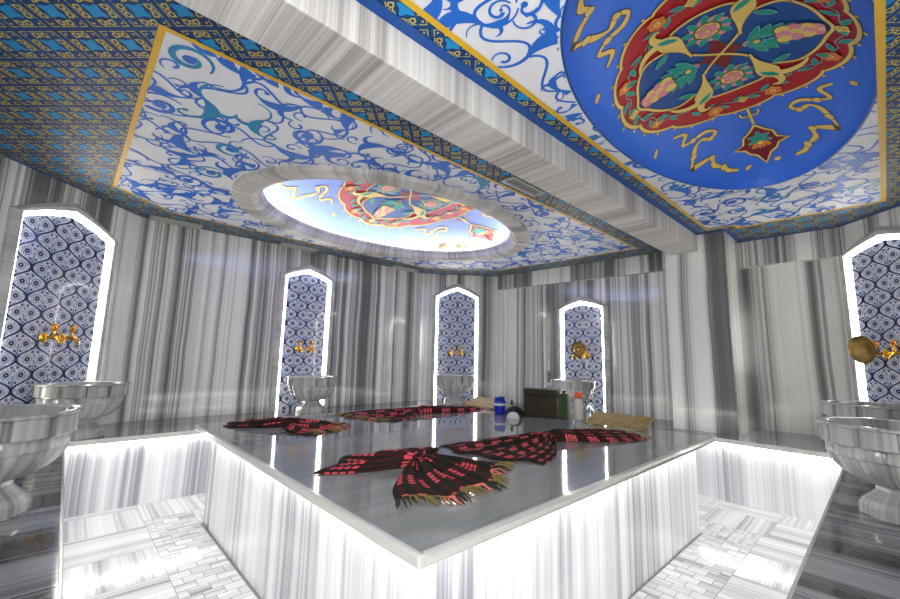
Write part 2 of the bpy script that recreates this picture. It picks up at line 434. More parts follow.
D1 = dict(c=(2.45, 3.40), a=1.46, b=1.02, ao=1.62, bo=1.15, z0=2.69, h=.30)
D2 = dict(c=(2.45, .48), a=1.32, b=.585, z0=ZC, h=.35)
wallA = [(-.49,1.545), (5.36,1.545), (5.20,4.28), (4.12,5.10), (.42,5.10), (-.49,4.18)]
wallB = [(-.49,.30), (.30,-.60), (4.60,-.60), (5.50,.30), (5.50,1.03), (4.78,1.03), (4.78,1.275), (-.49,1.275)]
yelA = [(.145,1.965), (4.90,1.94), (4.78,3.95), (3.95,4.74), (.62,4.70), (.145,4.27)]
yelB = [(-.30,-.10), (4.76,-.10), (4.78,.90), (4.66,.91), (4.66,1.14), (-.30,1.14)]
ce = MB()
ringo = ell(*D1['c'], D1['a'], D1['b']); med = ell(*D2['c'], D2['a'], D2['b'])
ringo = ell(*D1['c'], 1.50, 1.06)
band(ce, ringo, yelA, D1['c'], ZC, 'paint_white'); band(ce, yelA, wallA, D1['c'], ZC, 'lattice')
cB = (2.45, .48)
band(ce, med, yelB, cB, ZC, 'paint_white')
wB = [(-.49,.30), (.30,-.60), (4.60,-.60), (5.50,.30), (5.50,1.03), (4.78,1.03), (4.78,1.275), (-.49,1.275)]
band(ce, yelB, wB, cB, ZC, 'lattice')
inset_line(ce, yelA, .028, ZC-.0045, 'paint_gold'); inset_line(ce, yelB, .030, ZC-.0045, 'paint_gold')
# deep blue edge bands against the walls
def edge_run(pts, w, z=ZC-.003):
    for a, b in zip(pts, pts[1:]):
        d = (Vector(b)-Vector(a)).normalized(); n_ = Vector((d.y, -d.x))
        ce.face([(*a, z), (*b, z), (b[0]+n_.x*w, b[1]+n_.y*w, z), (a[0]+n_.x*w, a[1]+n_.y*w, z)], 'paint_band')
edge_run([W1, W2, W3, W4, (5.36,1.6)], .022); edge_run([(-.45,1.275), (4.78,1.275), (4.78,1.03), (5.40,1.03), (5.40,.2), (4.60,-.60)], .055)
# arabesque scrolls
def inell(p, D, k=1.0): return ((p[0]-D['c'][0])/(D.get('ao', D['a'])*k))**2+((p[1]-D['c'][1])/(D.get('bo', D['b'])*k))**2 < 1
def inpoly(p, poly):
    c_ = False
    for i in range(len(poly)):
        a, b = poly[i-1], poly[i]
        if (a[1] > p[1]) != (b[1] > p[1]) and p[0] < (b[0]-a[0])*(p[1]-a[1])/(b[1]-a[1])+a[0]: c_ = not c_
    return c_
ZI = [0]
def nudge():
    ZI[0] = (ZI[0]+1) % 97; return ZI[0]*.000009
def ribbon(mb, pts, wid, z, mat, ok=None):
    z = z-nudge()
    P = [Vector(p) for p in pts]; n = len(P); L = []; R = []
    for i in range(n):
        d = P[min(i+1, n-1)]-P[max(i-1, 0)]; d = d.normalized() if d.length > 1e-9 else Vector((1, 0))
        nn = Vector((-d.y, d.x)); w = wid(i/(n-1)) if callable(wid) else wid
        L.append(P[i]+nn*w/2); R.append(P[i]-nn*w/2)
    for i in range(n-1):
        if ok and not (ok(L[i]) and ok(R[i+1]) and ok(L[i+1]) and ok(R[i])): continue
        zz = z if not callable(z) else None
        q = [L[i+1], L[i], R[i], R[i+1]]
        mb.face([(*p, z-i*.0000012) for p in q], mat)
def blob(mb, outline, z, mat, ok=None):
    z = z-nudge()
    c = sum((Vector(p) for p in outline), Vector((0, 0)))/len(outline)
    if ok and not all(ok(p) for p in outline): return
    n = len(outline)
    for i in range(n):
        a, b = outline[i], outline[(i+1) % n]
        mb.face([(*p, z(p) if callable(z) else z) for p in (c, b, a)], mat)
def arc(cx, cy, r0, r1, a0, a1, n=18):
    return [(cx+(r0+(r1-r0)*i/(n-1))*math.cos(a0+(a1-a0)*i/(n-1)), cy+(r0+(r1-r0)*i/(n-1))*math.sin(a0+(a1-a0)*i/(n-1))) for i in range(n)]
def bez(p0, p1, p2, p3, n=14):
    o_ = []
    for i in range(n):
        t = i/(n-1); s_ = 1-t
        o_.append((s_**3*p0[0]+3*s_*s_*t*p1[0]+3*s_*t*t*p2[0]+t**3*p3[0], s_**3*p0[1]+3*s_*s_*t*p1[1]+3*s_*t*t*p2[1]+t**3*p3[1]))
    return o_
def flame(mb, x, y, a, s, z, mat, ok, side=1):
    """split leaf: a fat curved body that narrows to a curling tail, with a notch leaf on its back"""
    def T(u, v): return (x+s*(u*math.cos(a)-side*v*math.sin(a)), y+s*(u*math.sin(a)+side*v*math.cos(a)))
    body = bez(T(0, 0), T(.35, .55), T(.95, .55), T(1.25, .05), 16)
    ribbon(mb, body, lambda t: s*(.07+.36*math.sin(PI*min(1, t*1.15))**1.3*(1-t*.35)), z, mat, ok)
    curl = bez(T(1.22, .08), T(1.32, -.22), T(1.02, -.34), T(.95, -.10), 10)
    ribbon(mb, curl, lambda t: s*(.10-.05*t), z, mat, ok)
    blob(mb, [T(.95+.08*math.cos(q), -.10+.08*math.sin(q)) for q in [k*PI/4 for k in range(8)]], z, mat, ok)
    notch = bez(T(.45, .45), T(.55, .75), T(.30, .95), T(.05, .85), 9)
    ribbon(mb, notch, lambda t: s*(.20*(1-t)+.03), z, mat, ok)
    tail = bez(T(0, 0), T(-.25, -.30), T(-.75, -.25), T(-.9, .15), 12)
    ribbon(mb, tail, lambda t: s*(.09-.05*t), z, mat, ok)
def arabesque(mb, poly, hole, box, step, seed, scale):
    r = random.Random(seed); ok = lambda p: inpoly(p, poly) and not inell(p, hole, 1.0)
    xs = []; x0, x1, y0, y1 = box; nx = int((x1-x0)/step)+1; ny = int((y1-y0)/step)+1
    pts = {}
    for i in range(nx+1):
        for j in range(ny+1):
            pts[i, j] = (x0+i*step+(j % 2)*step/2+r.uniform(-.1, .1)*step, y0+j*step*.9+r.uniform(-.1, .1)*step)
    z1, z2, z3 = ZC-.0015, ZC-.0022, ZC-.003
    for (i, j), p in pts.items():
        for (di, dj) in ((1, 0), (0, 1)):
            q = pts.get((i+di, j+dj))
            if not q: continue
            dx, dy = q[0]-p[0], q[1]-p[1]; sg = 1 if (i+j) % 2 else -1
            c1 = (p[0]+dx*.3-sg*dy*.65, p[1]+dy*.3+sg*dx*.65); c2 = (p[0]+dx*.7+sg*dy*.65, p[1]+dy*.7-sg*dx*.65)
            if r.random() < .62: ribbon(mb, bez(p, c1, c2, q, 18), .015*scale, z1, 'paint_blue', ok)
        mt = 'paint_teal' if r.random() < .12 else 'paint_blue'
        a = r.uniform(0, 2*PI); kind = r.random()
        if kind < .80:
            flame(mb, p[0], p[1], a, scale*r.uniform(.17, .25), z2, mt, ok, r.choice((-1, 1)))
            if r.random() < .5: flame(mb, p[0], p[1], a+PI*r.uniform(.8, 1.2), scale*r.uniform(.09, .14), z2, 'paint_blue', ok, r.choice((-1, 1)))
        elif kind < 1.1:
            R_ = scale*r.uniform(.09, .13)
            ribbon(mb, arc(p[0], p[1], R_, R_*.25, a, a+r.choice((-1, 1))*PI*2.6, 34), lambda t: scale*(.010+.022*math.sin(PI*t)), z2, mt, ok)
            blob(mb, [(p[0]+R_*.3*math.cos(q), p[1]+R_*.3*math.sin(q)) for q in [k_*PI/4 for k_ in range(8)]], z2, 'paint_blue', ok)
        else:
            for k_ in range(5):
                aa = a+k_*2*PI/5; L_ = scale*.085
                leaf = [(p[0]+L_*(t*math.cos(aa)+w*math.sin(aa)), p[1]+L_*(t*math.sin(aa)-w*math.cos(aa))) for t, w in ((.1,0),(.5,.32),(1,.12),(1.25,0),(1,-.12),(.5,-.32))]
                blob(mb, leaf, z3, 'paint_blue', ok)
        for _ in range(1):
            a2 = r.uniform(0, 2*PI); rr = step*r.uniform(.3, .5); hx, hy = p[0]+rr*math.cos(a2), p[1]+rr*math.sin(a2)
            R_ = scale*r.uniform(.025, .045)
            ribbon(mb, arc(hx, hy, R_*1.6, R_*.4, a2, a2+r.choice((-1, 1))*PI*1.7, 16), lambda t: scale*(.008+.012*t), z2, 'paint_blue', ok)
arabesque(ce, yelA, D1, (.1, 5.0, 1.85, 4.9), .29, 11, .95)
arabesque(ce, yelB, D2, (-.1, 4.9, -.2, 1.25), .27, 23, .9)

# domes with their painted medallions
def domez(D, x, y):
    rr = ((x-D['c'][0])/D['a'])**2+((y-D['c'][1])/D['b'])**2
    return D['z0']+D['h']*math.sqrt(max(0, 1-rr))
def medallion(mb, D, mp, ground='med_blue'):
    """mp maps art metres (ellipse 1.32 x .60) to ceiling x, y"""
    def L(k): return lambda p: domez(D, p[0], p[1])-.0016*k-KN[0]*.000012
    KN = [0]
    def kn(): KN[0] = (KN[0]+1) % 60
    nr, na = 26, 96
    for i in range(nr):
        f0, f1 = math.sin(PI/2*i/nr), math.sin(PI/2*(i+1)/nr)
        for j in range(na):
            a0, a1 = 2*PI*j/na, 2*PI*(j+1)/na
            q = [(D['c'][0]+f*D['a']*math.cos(a), D['c'][1]+f*D['b']*math.sin(a)) for f, a in ((f1, a0), (f0, a0), (f0, a1), (f1, a1))]
            if i == 0: q = [q[0], q[1], q[3]]
            mb.face([(*p, domez(D, *p)) for p in q], ground, smooth=True)
    def star(rf, k, mat, n=144, rings=14, hole=None):
        for i in range(rings):
            for j in range(n):
                a0, a1 = 2*PI*j/n, 2*PI*(j+1)/n; q = []
                for f, a in (((i+1)/rings, a0), (i/rings, a0), (i/rings, a1), ((i+1)/rings, a1)):
                    r_ = rf(a)*f; q.append(mp(r_*math.cos(a), r_*math.sin(a)))
                if i == 0: q = [q[0], q[1], q[3]]
                mb.face([(*p, L(k)(p)) for p in q], mat)
    def out(rf, k, w, mat, n=240): rb([(rf(2*PI*i/n)*math.cos(2*PI*i/n), rf(2*PI*i/n)*math.sin(2*PI*i/n)) for i in range(n+1)], w, k, mat)
    def rb(pts, w, k, mat, line=True):
        kn(); P = [Vector(p) for p in pts]; n = len(P)
        for kk, ex, mt in (((k-.5), .008, 'med_line'), (k, 0, mat)) if line else ((k, 0, mat),):
            A = []; B = []
            for i in range(n):
                d = P[min(i+1, n-1)]-P[max(i-1, 0)]; d = d.normalized() if d.length > 1e-9 else Vector((1, 0))
                nn = Vector((-d.y, d.x)); ww = (w(i/(n-1)) if callable(w) else w)+ex
                A.append(mp(*(P[i]+nn*ww/2))); B.append(mp(*(P[i]-nn*ww/2)))
            for i in range(n-1):
                mb.face([(*p, L(kk)(p)) for p in (A[i+1], A[i], B[i], B[i+1])], mt)
    def bl(outline, k, mat, line=None):
        kn()
        c = sum((Vector(p) for p in outline), Vector((0, 0)))/len(outline); n = len(outline)
        if line:
            big_ = [c+(Vector(p)-c)*(1+line) for p in outline]; bl(big_, k-.4, 'med_line' if mat != 'med_green' else 'med_leaf')
        for i in range(n):
            mb.face([(*mp(*p), L(k)(mp(*p))) for p in (c, outline[(i+1) % n], outline[i])], mat)
    def petal(x, y, a, l, w, k, mat, line=.12):
        pts = [(x+l*t*math.cos(a)-w*s_*math.sin(a), y+l*t*math.sin(a)+w*s_*math.cos(a)) for t, s_ in ((0,0),(.25,-.34),(.55,-.5),(.85,-.28),(1,0),(.85,.28),(.55,.5),(.25,.34))]
        bl(pts, k, mat, line)
    def disc(x, y, r_, k, mat, line=.15, n=10): bl([(x+r_*math.cos(2*PI*i/n), y+r_*math.sin(2*PI*i/n)) for i in range(n)], k, mat, line)
    def rosette(x, y, r_, k, mat='med_orange', n=6, c_='med_gold', ph=0):
        for i in range(n): petal(x, y, ph+2*PI*i/n, r_, r_*.95, k+.1*(i % 2), mat)
        disc(x, y, r_*.38, k+.8, c_); disc(x, y, r_*.15, k+1.4, 'med_orange', 0)
    def re_(a):
        e = 1/math.sqrt((math.cos(a)/.615)**2+(math.sin(a)/.535)**2)
        return e*(.965+.045*abs(math.cos(6*a+.0))**.6)
    star(re_, 2, 'med_red'); out(re_, 3.5, .015, 'med_gold')
    for i in range(30):
        a = 2*PI*(i+.5)/30; r_ = re_(a)+.018; disc(r_*math.cos(a), r_*math.sin(a), .008, 3.2, 'med_gold')
    def nv(a):
        c_, s_ = abs(math.cos(a)), abs(math.sin(a)); t = math.atan2(s_, c_)
        e = 1/math.sqrt((c_/.385)**2+(s_/.435)**2)
        return e*(1-.22*math.exp(-((t-.62)/.16)**2)+.05*math.exp(-((t-PI/2)/.12)**2))
    star(nv, 4.5, 'med_navy', rings=10); out(nv, 6, .014, 'med_gold')
    bl([(-.15, 0), (-.05, -.045), (0, -.10), (.05, -.045), (.15, 0), (.05, .045), (0, .10), (-.05, .045)], 6.5, 'med_dark', .1)
    for sx in (-1, 1):
        for sy in (-1, 1):
            rb(bez((.0, .0), (sx*.05, sy*.06), (sx*.10, sy*.11), (sx*.14, sy*.125), 12), .014, 8, 'med_gold')
            # big golden split leaves entering from the red band
            rb(bez((sx*.10, sy*.115), (sx*.20, sy*.125), (sx*.30, sy*.16), (sx*.385, sy*.205), 18), lambda t: .012+.090*math.sin(PI*min(1, t*1.02)**2.0)**1.2, 8.5, 'med_gold')
            rb(bez((sx*.37, sy*.20), (sx*.42, sy*.23), (sx*.46, sy*.20), (sx*.44, sy*.165), 8), lambda t: .035*(1-t)+.010, 8.5, 'med_gold')
            rb(bez((sx*.34, sy*.19), (sx*.36, sy*.27), (sx*.30, sy*.33), (sx*.24, sy*.345), 12), lambda t: .04*(1-t)+.010, 8.5, 'med_gold')
            for j, (lx, ly, la) in enumerate(((.30, .13, .9), (.24, .20, 2.2))):
                petal(sx*lx, sy*ly, math.atan2(sy*math.sin(la), sx*math.cos(la)), .09, .035, 9.5, 'med_green', .25)
    for sx in (-1, 1):       # double rosettes left and right of the heart
        x, y = sx*.245, 0
        for i in range(10): petal(x, y, 2*PI*i/10, .105, .072, 7+.1*(i % 2), 'med_pink')
        for i in range(9): petal(x+.050*math.cos(2*PI*i/9+.3), y+.050*math.sin(2*PI*i/9+.3), 2*PI*i/9+.3+.4, .068, .034, 8, 'med_green', .25)
        disc(x, y, .058, 9, 'med_gold')
        for i in range(6): petal(x, y, 2*PI*i/6, .05, .032, 10, 'med_pink')
        disc(x, y, .014, 11.5, 'med_gold')
    for sy in (-1, 1):       # long palmettes above and below
        for i, (py, w) in enumerate(((.40, .02), (.365, .035), (.32, .045), (.275, .045))):
            for s_ in (-1, 0, 1):
                disc(s_*w*.85, sy*py, .032, 10.2+i*.3, ('med_gold', 'med_pink')[(i+s_) % 2])
        for s_ in (-1, 1):
            for i in range(5):
                petal(s_*.012, sy*(.14+.028*i), math.atan2(sy*(.5+.16*i), s_*(1.0-.13*i)), .115, .036, 9+.2*i, 'med_green', .22)
        for i in range(5): petal(0, sy*.165, math.atan2(sy, 0)+(i-2)*.9+PI, .05, .028, 10.5, 'med_green', .25)
        disc(0, sy*.165, .016, 12, 'med_gold'); disc(0, sy*.125, .022, 8, 'med_pink')
    # red band: orange flowers, grey-green leaves and pale stems
    for n_ in range(40):
        a = 2*PI*n_/40; r_ = (re_(a)+nv(a))/2
        if n_ % 2 == 0:
            a2 = a+2*PI/40*1.9; r2 = (re_(a2)+nv(a2))/2
            rb(bez((r_*math.cos(a), r_*math.sin(a)), (1.09*r_*math.cos(a+.05), 1.09*r_*math.sin(a+.05)), (.92*r2*math.cos(a2-.05), .92*r2*math.sin(a2-.05)), (r2*math.cos(a2), r2*math.sin(a2)), 8), .006, 5.2, 'med_leaf', False)
        w_ = r_*(1.0+(.07 if n_ % 2 else -.07))
        petal(w_*math.cos(a), w_*math.sin(a), a+PI/2+(.6 if n_ % 2 else -.6), .06, .024, 6.5, 'med_green', .3)
    for sx in (-1, 1):
        for sy in (-1, 1):
            rosette(sx*.505, sy*.155, .047, 8); rosette(sx*.245, sy*.432, .042, 8, ph=.4)
            petal(sx*.245, sy*.432, math.atan2(-sy, -sx*.4), .055, .03, 9.2, 'med_green', .25)
        rosette(sx*.505, 0, .03, 8, 'med_gold', 4, 'med_gold'); rosette(0, sx*.487, .03, 8, 'med_gold', 4, 'med_gold', .6)
        # pendants
        cx = sx*1.0
        pend = [(cx-.185, 0), (cx-.12, -.045), (cx-.085, -.085), (cx-.02, -.10), (cx, -.16), (cx+.04, -.10), (cx+.085, -.08), (cx+.12, -.04), (cx+.20, 0),
                (cx+.12, .04), (cx+.085, .08), (cx+.04, .10), (cx, .16), (cx-.02, .10), (cx-.085, .085), (cx-.12, .045)]
        if sx < 0: pend = [(2*cx-p[0], p[1]) for p in pend][::-1]
        bl(pend, 3, 'med_dark'); rb(pend+[pend[0]], .014, 4.2, 'med_gold')
        rb([(sx*.62, 0), (sx*.70, 0), (sx*.80, 0)], .016, 4, 'med_gold')
        for s_ in (-1, 1):
            rb(bez((sx*.70, 0), (sx*.72, s_*.03), (sx*.69, s_*.06), (sx*.66, s_*.05), 8), .012, 4.2, 'med_gold')
        for i in range(7): petal(cx, 0, 2*PI*i/7, .075, .042, 5.5, 'med_orange')
        for i in range(6): petal(cx-sx*.04, 0, 2*PI*i/6, .07, .03, 6.5, 'med_green', .25)
        disc(cx, 0, .02, 8, 'med_gold')
        # cloud bands
        for sy in (-1, 1):
            path = [(.50, .42), (.56, .36), (.63, .40), (.66, .34), (.66, .26), (.71, .21), (.75, .25), (.71, .30), (.74, .35), (.80, .38), (.86, .41), (.90, .36), (.93, .29), (.99, .30), (1.03, .28), (1.07, .25), (1.12, .23), (1.17, .17)]
            sm = []
            for i in range(len(path)-1):
                p0 = path[max(0, i-1)]; p1 = path[i]; p2 = path[i+1]; p3 = path[min(len(path)-1, i+2)]
                for t in (0, .125, .25, .375, .5, .625, .75, .875):
                    sm.append(tuple(.5*((2*p1[q])+(-p0[q]+p2[q])*t+(2*p0[q]-5*p1[q]+4*p2[q]-p3[q])*t*t+(-p0[q]+3*p1[q]-3*p2[q]+p3[q])*t**3) for q in (0, 1)))
            rb([(sx*a_, sy*b_) for a_, b_ in sm], lambda t: .016+.016*abs(math.sin(t*PI*7))*math.sin(PI*t)**.4, 3, 'med_gold')
            for (a_, b_) in path[3:-2:3]: disc(sx*a_, sy*b_, .021, 3.8, 'med_gold')
            petal(sx*.43, sy*.515, .5, .05, .03, 3, 'med_gold')
            petal(sx*1.18, sy*.09, 1.2, .05, .03, 3, 'med_gold')
medallion(ce, D2, lambda x, y: (2.45+x*D2['a']/1.32, .48+y*D2['b']/.60))
inset_line(ce, med, .012, ZC-.002, 'med_navy')
medallion(ce, D1, lambda x, y: (2.55+x*1.17, 3.40+y*1.55), 'med_blue_lit')
# upper faces of the slab so the ceiling has thickness
ce.face([(x, y, 3.15) for x, y in ((-.6,-.7), (5.7,-.7), (5.7,5.3), (-.6,5.3))], 'grout')
ceil = ce.build('ceiling', kind='structure', weld=False)

# stepped marble ring of the oval dome
mb = MB(); N = 128
prof = [(1.0, 1.0, ZC), (1.0, 1.0, ZC-.035), (.965, .95, ZC-.045), (.905, .885, ZC-.045), (.885, .865, ZC-.030), (.872, .85, ZC-.022), (.868, .845, ZC+.02), (.855, .83, ZC+.03), (.850, .825, ZC+.05), (.850, .825, ZC+.062), (.905, .93, ZC+.062), (.905, .93, ZC+.095)]
ringsv = []
for fa, fb, z in prof:
    ringsv.append([(2.45+1.62*fa*math.cos(2*PI*i/N), 3.40+1.15*fb*math.sin(2*PI*i/N), z) for i in range(N)])
for k_ in range(len(ringsv)-1):
    for i in range(N):
        j = (i+1) % N; a, b = i/N*8.7, (i+1)/N*8.7
        mb.face([ringsv[k_][j], ringsv[k_][i], ringsv[k_+1][i], ringsv[k_+1][j]], 'beam', [(b, k_*.1), (a, k_*.1), (a, k_*.1+.1), (b, k_*.1+.1)], smooth=False)
mb.build('trim_3', kind='structure')
# beam
mb = MB(); mb.box(-.49, 4.78, 1.275, 1.545, 2.42, ZC, 'beam'); mb.build('trim_4', kind='structure', bevel=.006)

# ---------------------------------------------------------------- bathing platform
pf = thing('marble_platform', 'large raised square marble platform with grey polished top in the room centre', 'platform', (2.22, 2.28, 0))
mb = MB(); x0, x1, y0, y1 = .79-2.22, 3.65-2.22, .945-2.28, 3.62-2.28
mb.box(x0, x1, y0, y1, ZS-.045, ZS, 'slab'); o = mb.build('top_slab', pf, bevel=.008, uoff=5.3, stripe='y')
# pale bullnose edging
mb = MB()
for (a, b, c_, d) in ((x0-.012, x0+.012, y0-.012, y1+.012), (x1-.012, x1+.012, y0-.012, y1+.012), (x0+.012, x1-.012, y0-.012, y0+.012), (x0+.012, x1-.012, y1-.012, y1+.012)):
    mb.box(a, b, c_, d, ZS-.040, ZS+.001, 'edge_white')
mb.build('edge_moulding', pf, bevel=.008)
mb = MB(); mb.box(x0+.085, x1-.085, y0+.105, y1-.085, 0, ZS-.045, 'white'); mb.build('base', pf, uoff=2.2)
def led_box(parent, a, b, c_, d, z0, z1, mat='led_slab'):
    q = MB(); q.box(a, b, c_, d, z0, z1, mat); return q.build('light_strip', parent)
led_box(pf, x0+.030, x0+.048, y0+.03, y1-.03, ZS-.054, ZS-.0455); led_box(pf, x0+.05, x1-.03, y0+.030, y0+.048, ZS-.054, ZS-.0455)
led_box(pf, x1-.048, x1-.030, y0+.05, y1-.03, ZS-.054, ZS-.0455); led_box(pf, x0+.05, x1-.05, y1-.048, y1-.030, ZS-.054, ZS-.0455)

# benches round the walls
def bench(label, poly, front, fx, uoff, stripe='x'):
    """poly: plan (ccw); front: (a, b) room-side edge; fx: outward normal of that edge"""
    t = thing('marble_bench', label, 'bench', (front[0][0], front[0][1], 0), 0, 'marble benches round the walls'); o_ = front[0]
    loc = lambda p: (p[0]-o_[0], p[1]-o_[1])
    q = MB(); q.prism([loc(p) for p in poly], ZB-.04, ZB, 'bench'); q.build('top_slab', t, uoff=uoff, stripe=stripe, bevel=.004)
    a, b = front; d = Vector(b)-Vector(a); d.normalize(); n_ = Vector(fx)
    q = MB(); A = Vector(loc(a))-n_*.05; B = Vector(loc(b))-n_*.05
    pts = [A, B, B-n_*.03, A-n_*.03]
    ar = sum(pts[i].x*pts[(i+1) % 4].y-pts[(i+1) % 4].x*pts[i].y for i in range(4))
    if ar < 0: pts = pts[::-1]
    q.prism([tuple(p) for p in pts], 0, ZB-.04, 'white'); q.build('front_panel', t, uoff=uoff+3)
    q = MB(); A = Vector(loc(a))-n_*.018+d*.03; B = Vector(loc(b))-n_*.018-d*.03; pts = [A, B, B-n_*.018, A-n_*.018]
    if ar < 0: pts = pts[::-1]
    q.prism([tuple(p) for p in pts], ZB-.050, ZB-.041, 'led'); q.build('light_strip', t)
    q = MB(); A = Vector(loc(a))+n_*.001; B = Vector(loc(b))+n_*.001; pts = [A, B, B-n_*.012, A-n_*.012]
    if ar < 0: pts = pts[::-1]
    q.prism([tuple(p) for p in pts], ZB-.041, ZB+.001, 'edge_white'); q.build('edge_moulding', t, bevel=.003)
    return t
bl_ = (.07, 4.22); br_ = (4.50, 4.22); fr_ = (4.50, .265); fl_ = (.07, .30)
bench('dark grey marble bench running along the left wall beneath the near fluted basin', [(-.48,.32), fl_, bl_, (-.03, 4.63), (-.48, 4.18)], (fl_, bl_), (1, 0), 2.0, 'y')
bench('grey marble bench along the back left wall behind the platform', [bl_, br_, (4.50,4.75), (4.10,5.09), (.42,5.09), (-.03,4.63)], (bl_, br_), (0, -1), 9.0, 'y')
bench('grey marble bench passing the pillar and alcove on the far right', [fr_, (4.60,-.0), (4.85,-.34), (5.49,.31), (5.49,1.03), (4.78,1.03), (4.78,1.60), (5.35,1.60), (5.19,4.27), (4.50,4.75), br_], (br_, fr_), (-1, 0), 14.0, 'x')
bench('dark grey marble bench in the near right foreground under two fluted basins', [(.72,-.59), (4.595,-.59), (4.85,-.34), (4.60,-.0), fr_, (.72,.265)], ((.72,.265), fr_), (0, 1), 20.0, 'x')

# ---------------------------------------------------------------- arched tile niches
def arch(a, zs, za, z0, n=14):
    """outline from bottom left up over the point to bottom right: (s, z)"""
    L = [(-a, z0), (-a, zs)]
    for i in range(1, n+1):
        t = i/n; g_ = .84*math.sin(t*PI/2)**1.05+.16*t**5
        L.append((-a*(1-t), zs+(za-zs)*g_))
    return L+[(-p[0], p[1]) for p in L[-2::-1]]
def niche(label, c, ang, w, zs, za, z0=ZB, seed=0):
    """c: point on the wall; ang: direction the niche faces"""
    t = thing('arched_niche', label, 'niche', (c[0], c[1], 0), ang, 'lit arched niches round the walls')
    # local frame: +x into the room, y to the right seen from the room
    a = w/2+.008; fw = .060; P = lambda s_, z, d: (d, -s_, z)
    o0 = arch(a, zs, za, z0); o1 = arch(a-fw*.5, zs-.005, za-fw*.62, z0); o2 = arch(a-fw, zs-.012, za-fw*1.25, z0)
    q = MB(); ac = [0]
    for i in range(1, len(o0)): ac.append(ac[-1]+math.hypot(o0[i][0]-o0[i-1][0], o0[i][1]-o0[i-1][1]))
    secs = [(o0, .0), (o0, .028), (o1, .050), (o2, .046), (o2, .008)]
    for (A, da), (B, db) in zip(secs, secs[1:]):
        q.quadstrip([P(*p, da) for p in A], [P(*p, db) for p in B], 'frame', uva=[(s_+seed, 0) for s_ in ac], uvb=[(s_+seed, .04) for s_ in ac])
    q.build('frame', t)
    lw = .036
    l0 = arch(a-fw-.002, zs-.013, za-fw*1.27, z0+.001); l1 = arch(a-fw-lw, zs-.03, za-fw*1.27-lw*1.25, z0+.001)
    q = MB(); q.quadstrip([P(*p, .008) for p in l0], [P(*p, .008) for p in l1], 'led')
    q.quadstrip([P(*p, .008) for p in l1], [P(*p, .004) for p in l1], 'led')
    q.build('light_strip', t)
    q = MB(); l1b = arch(a-fw-lw+.002, zs-.03, za-fw*1.27-lw*1.22, z0+.001)
    n = len(l1b)
    for i in range(n-1):
        p_, r_ = l1b[i], l1b[i+1]
        if abs(p_[0]-r_[0]) < 1e-9: continue
        pts = [p_, r_, (r_[0], z0+.001), (p_[0], z0+.001)]
        q.face([P(*s_, .006) for s_ in pts], 'tiles', [(s_[0]+.075, s_[1]) for s_ in pts])
    q.build('tile_panel', t)
    return t
NI = [((-.094, 4.582), -PI/4, .90, 2.255, 2.46, 'blue tiled arched niche on the left, nearest the camera on that side'),
      ((2.215, 5.10), -PI/2, .72, 2.235, 2.41, 'arched blue tiled niche in the long back left wall'),
      ((4.59, 4.74), 0, .79, 2.235, 2.45, 'arched blue tiled niche in the far corner wall, centre of the view'),
      ((5.285, 2.90), 0, .74, 1.985, 2.15, 'lower arched blue tiled niche on the back right wall under the lintel'),
      ((5.12, -.08), 0, .80, 2.30, 2.47, 'arched blue tiled niche at the right edge of the view')]
d34 = math.atan2(-(W4[0]-W3[0]), (W4[1]-W3[1]))          # normals of the slanted walls
def wall_normal(a, b):
    dx, dy = b[0]-a[0], b[1]-a[1]; return math.atan2(-dx, dy)
angs = [wall_normal(W1, W2), wall_normal(W2, W3), wall_normal(W3, W4), wall_normal(W4, W5), wall_normal(R2, W6)]
segs = [(W1, W2), (W2, W3), (W3, W4), (W4, W5), (R2, W6)]
nic = []
for i, ((c, _, w, zs, za, lab), an, (a, b)) in enumerate(zip(NI, angs, segs)):
    d = (Vector(b)-Vector(a)).normalized(); pnt = Vector(a)+d*((Vector(c)-Vector(a)).dot(d))
    nic.append((pnt, an)); niche(lab, (pnt.x, pnt.y), an, w, zs, za, seed=i*3.1)

# ---------------------------------------------------------------- gold wall taps
def make_tap(label):
    t = thing('wall_tap', label, 'tap', (0, 0, 0), 0, 'gold taps in the tiled niches')
    q = MB(); prof = [(0, 0), (.036, 0), (.038, .006), (.030, .014), (.022, .022), (.012, .026), (0, .026)]
    rings = [[(z, r_*math.cos(2*PI*i/24), r_*math.sin(2*PI*i/24)) for i in range(24)] for r_, z in prof[1:-1]]
    for A, B in zip(rings, rings[1:]): q.quadstrip(A, B, 'gold', True, smooth=True)
    q.face(rings[-1], 'gold'); q.build('escutcheon', t)
    q = MB(); q.tube([(.02, 0, 0), (.05, 0, 0), (.085, 0, 0), (.115, 0, -.004), (.135, 0, -.022), (.14, 0, -.05)], [.011, .013, .018, .013, .011, .014], 'gold', 14); q.build('spout', t)
    q = MB(); q.tube([(.085, 0, .01), (.085, 0, .03), (.085, 0, .05), (.085, 0, .062)], [.014, .009, .009, .012], 'gold', 12); st = q.build('stem', t)
    q = MB(); zc = .082
    for k_ in range(4):
        a = PI/4+k_*PI/2; dx, dz = math.cos(a), math.sin(a)
        q.tube([(.085, 0, zc), (.085, .018*dx, zc+.018*dz), (.085, .030*dx, zc+.030*dz)], [.008, .007, .012], 'gold', 10)
    q.tube([(.072, 0, zc), (.085, 0, zc), (.099, 0, zc)], [.010, .014, .008], 'gold', 12)
    q.build('handle', st)
    return t
tapz = [1.33, 1.31, 1.31, 1.31, 1.36]
where = ['left edge niche', 'long back left wall niche', 'far corner niche', 'low back right niche', 'right edge niche']
tap0 = None
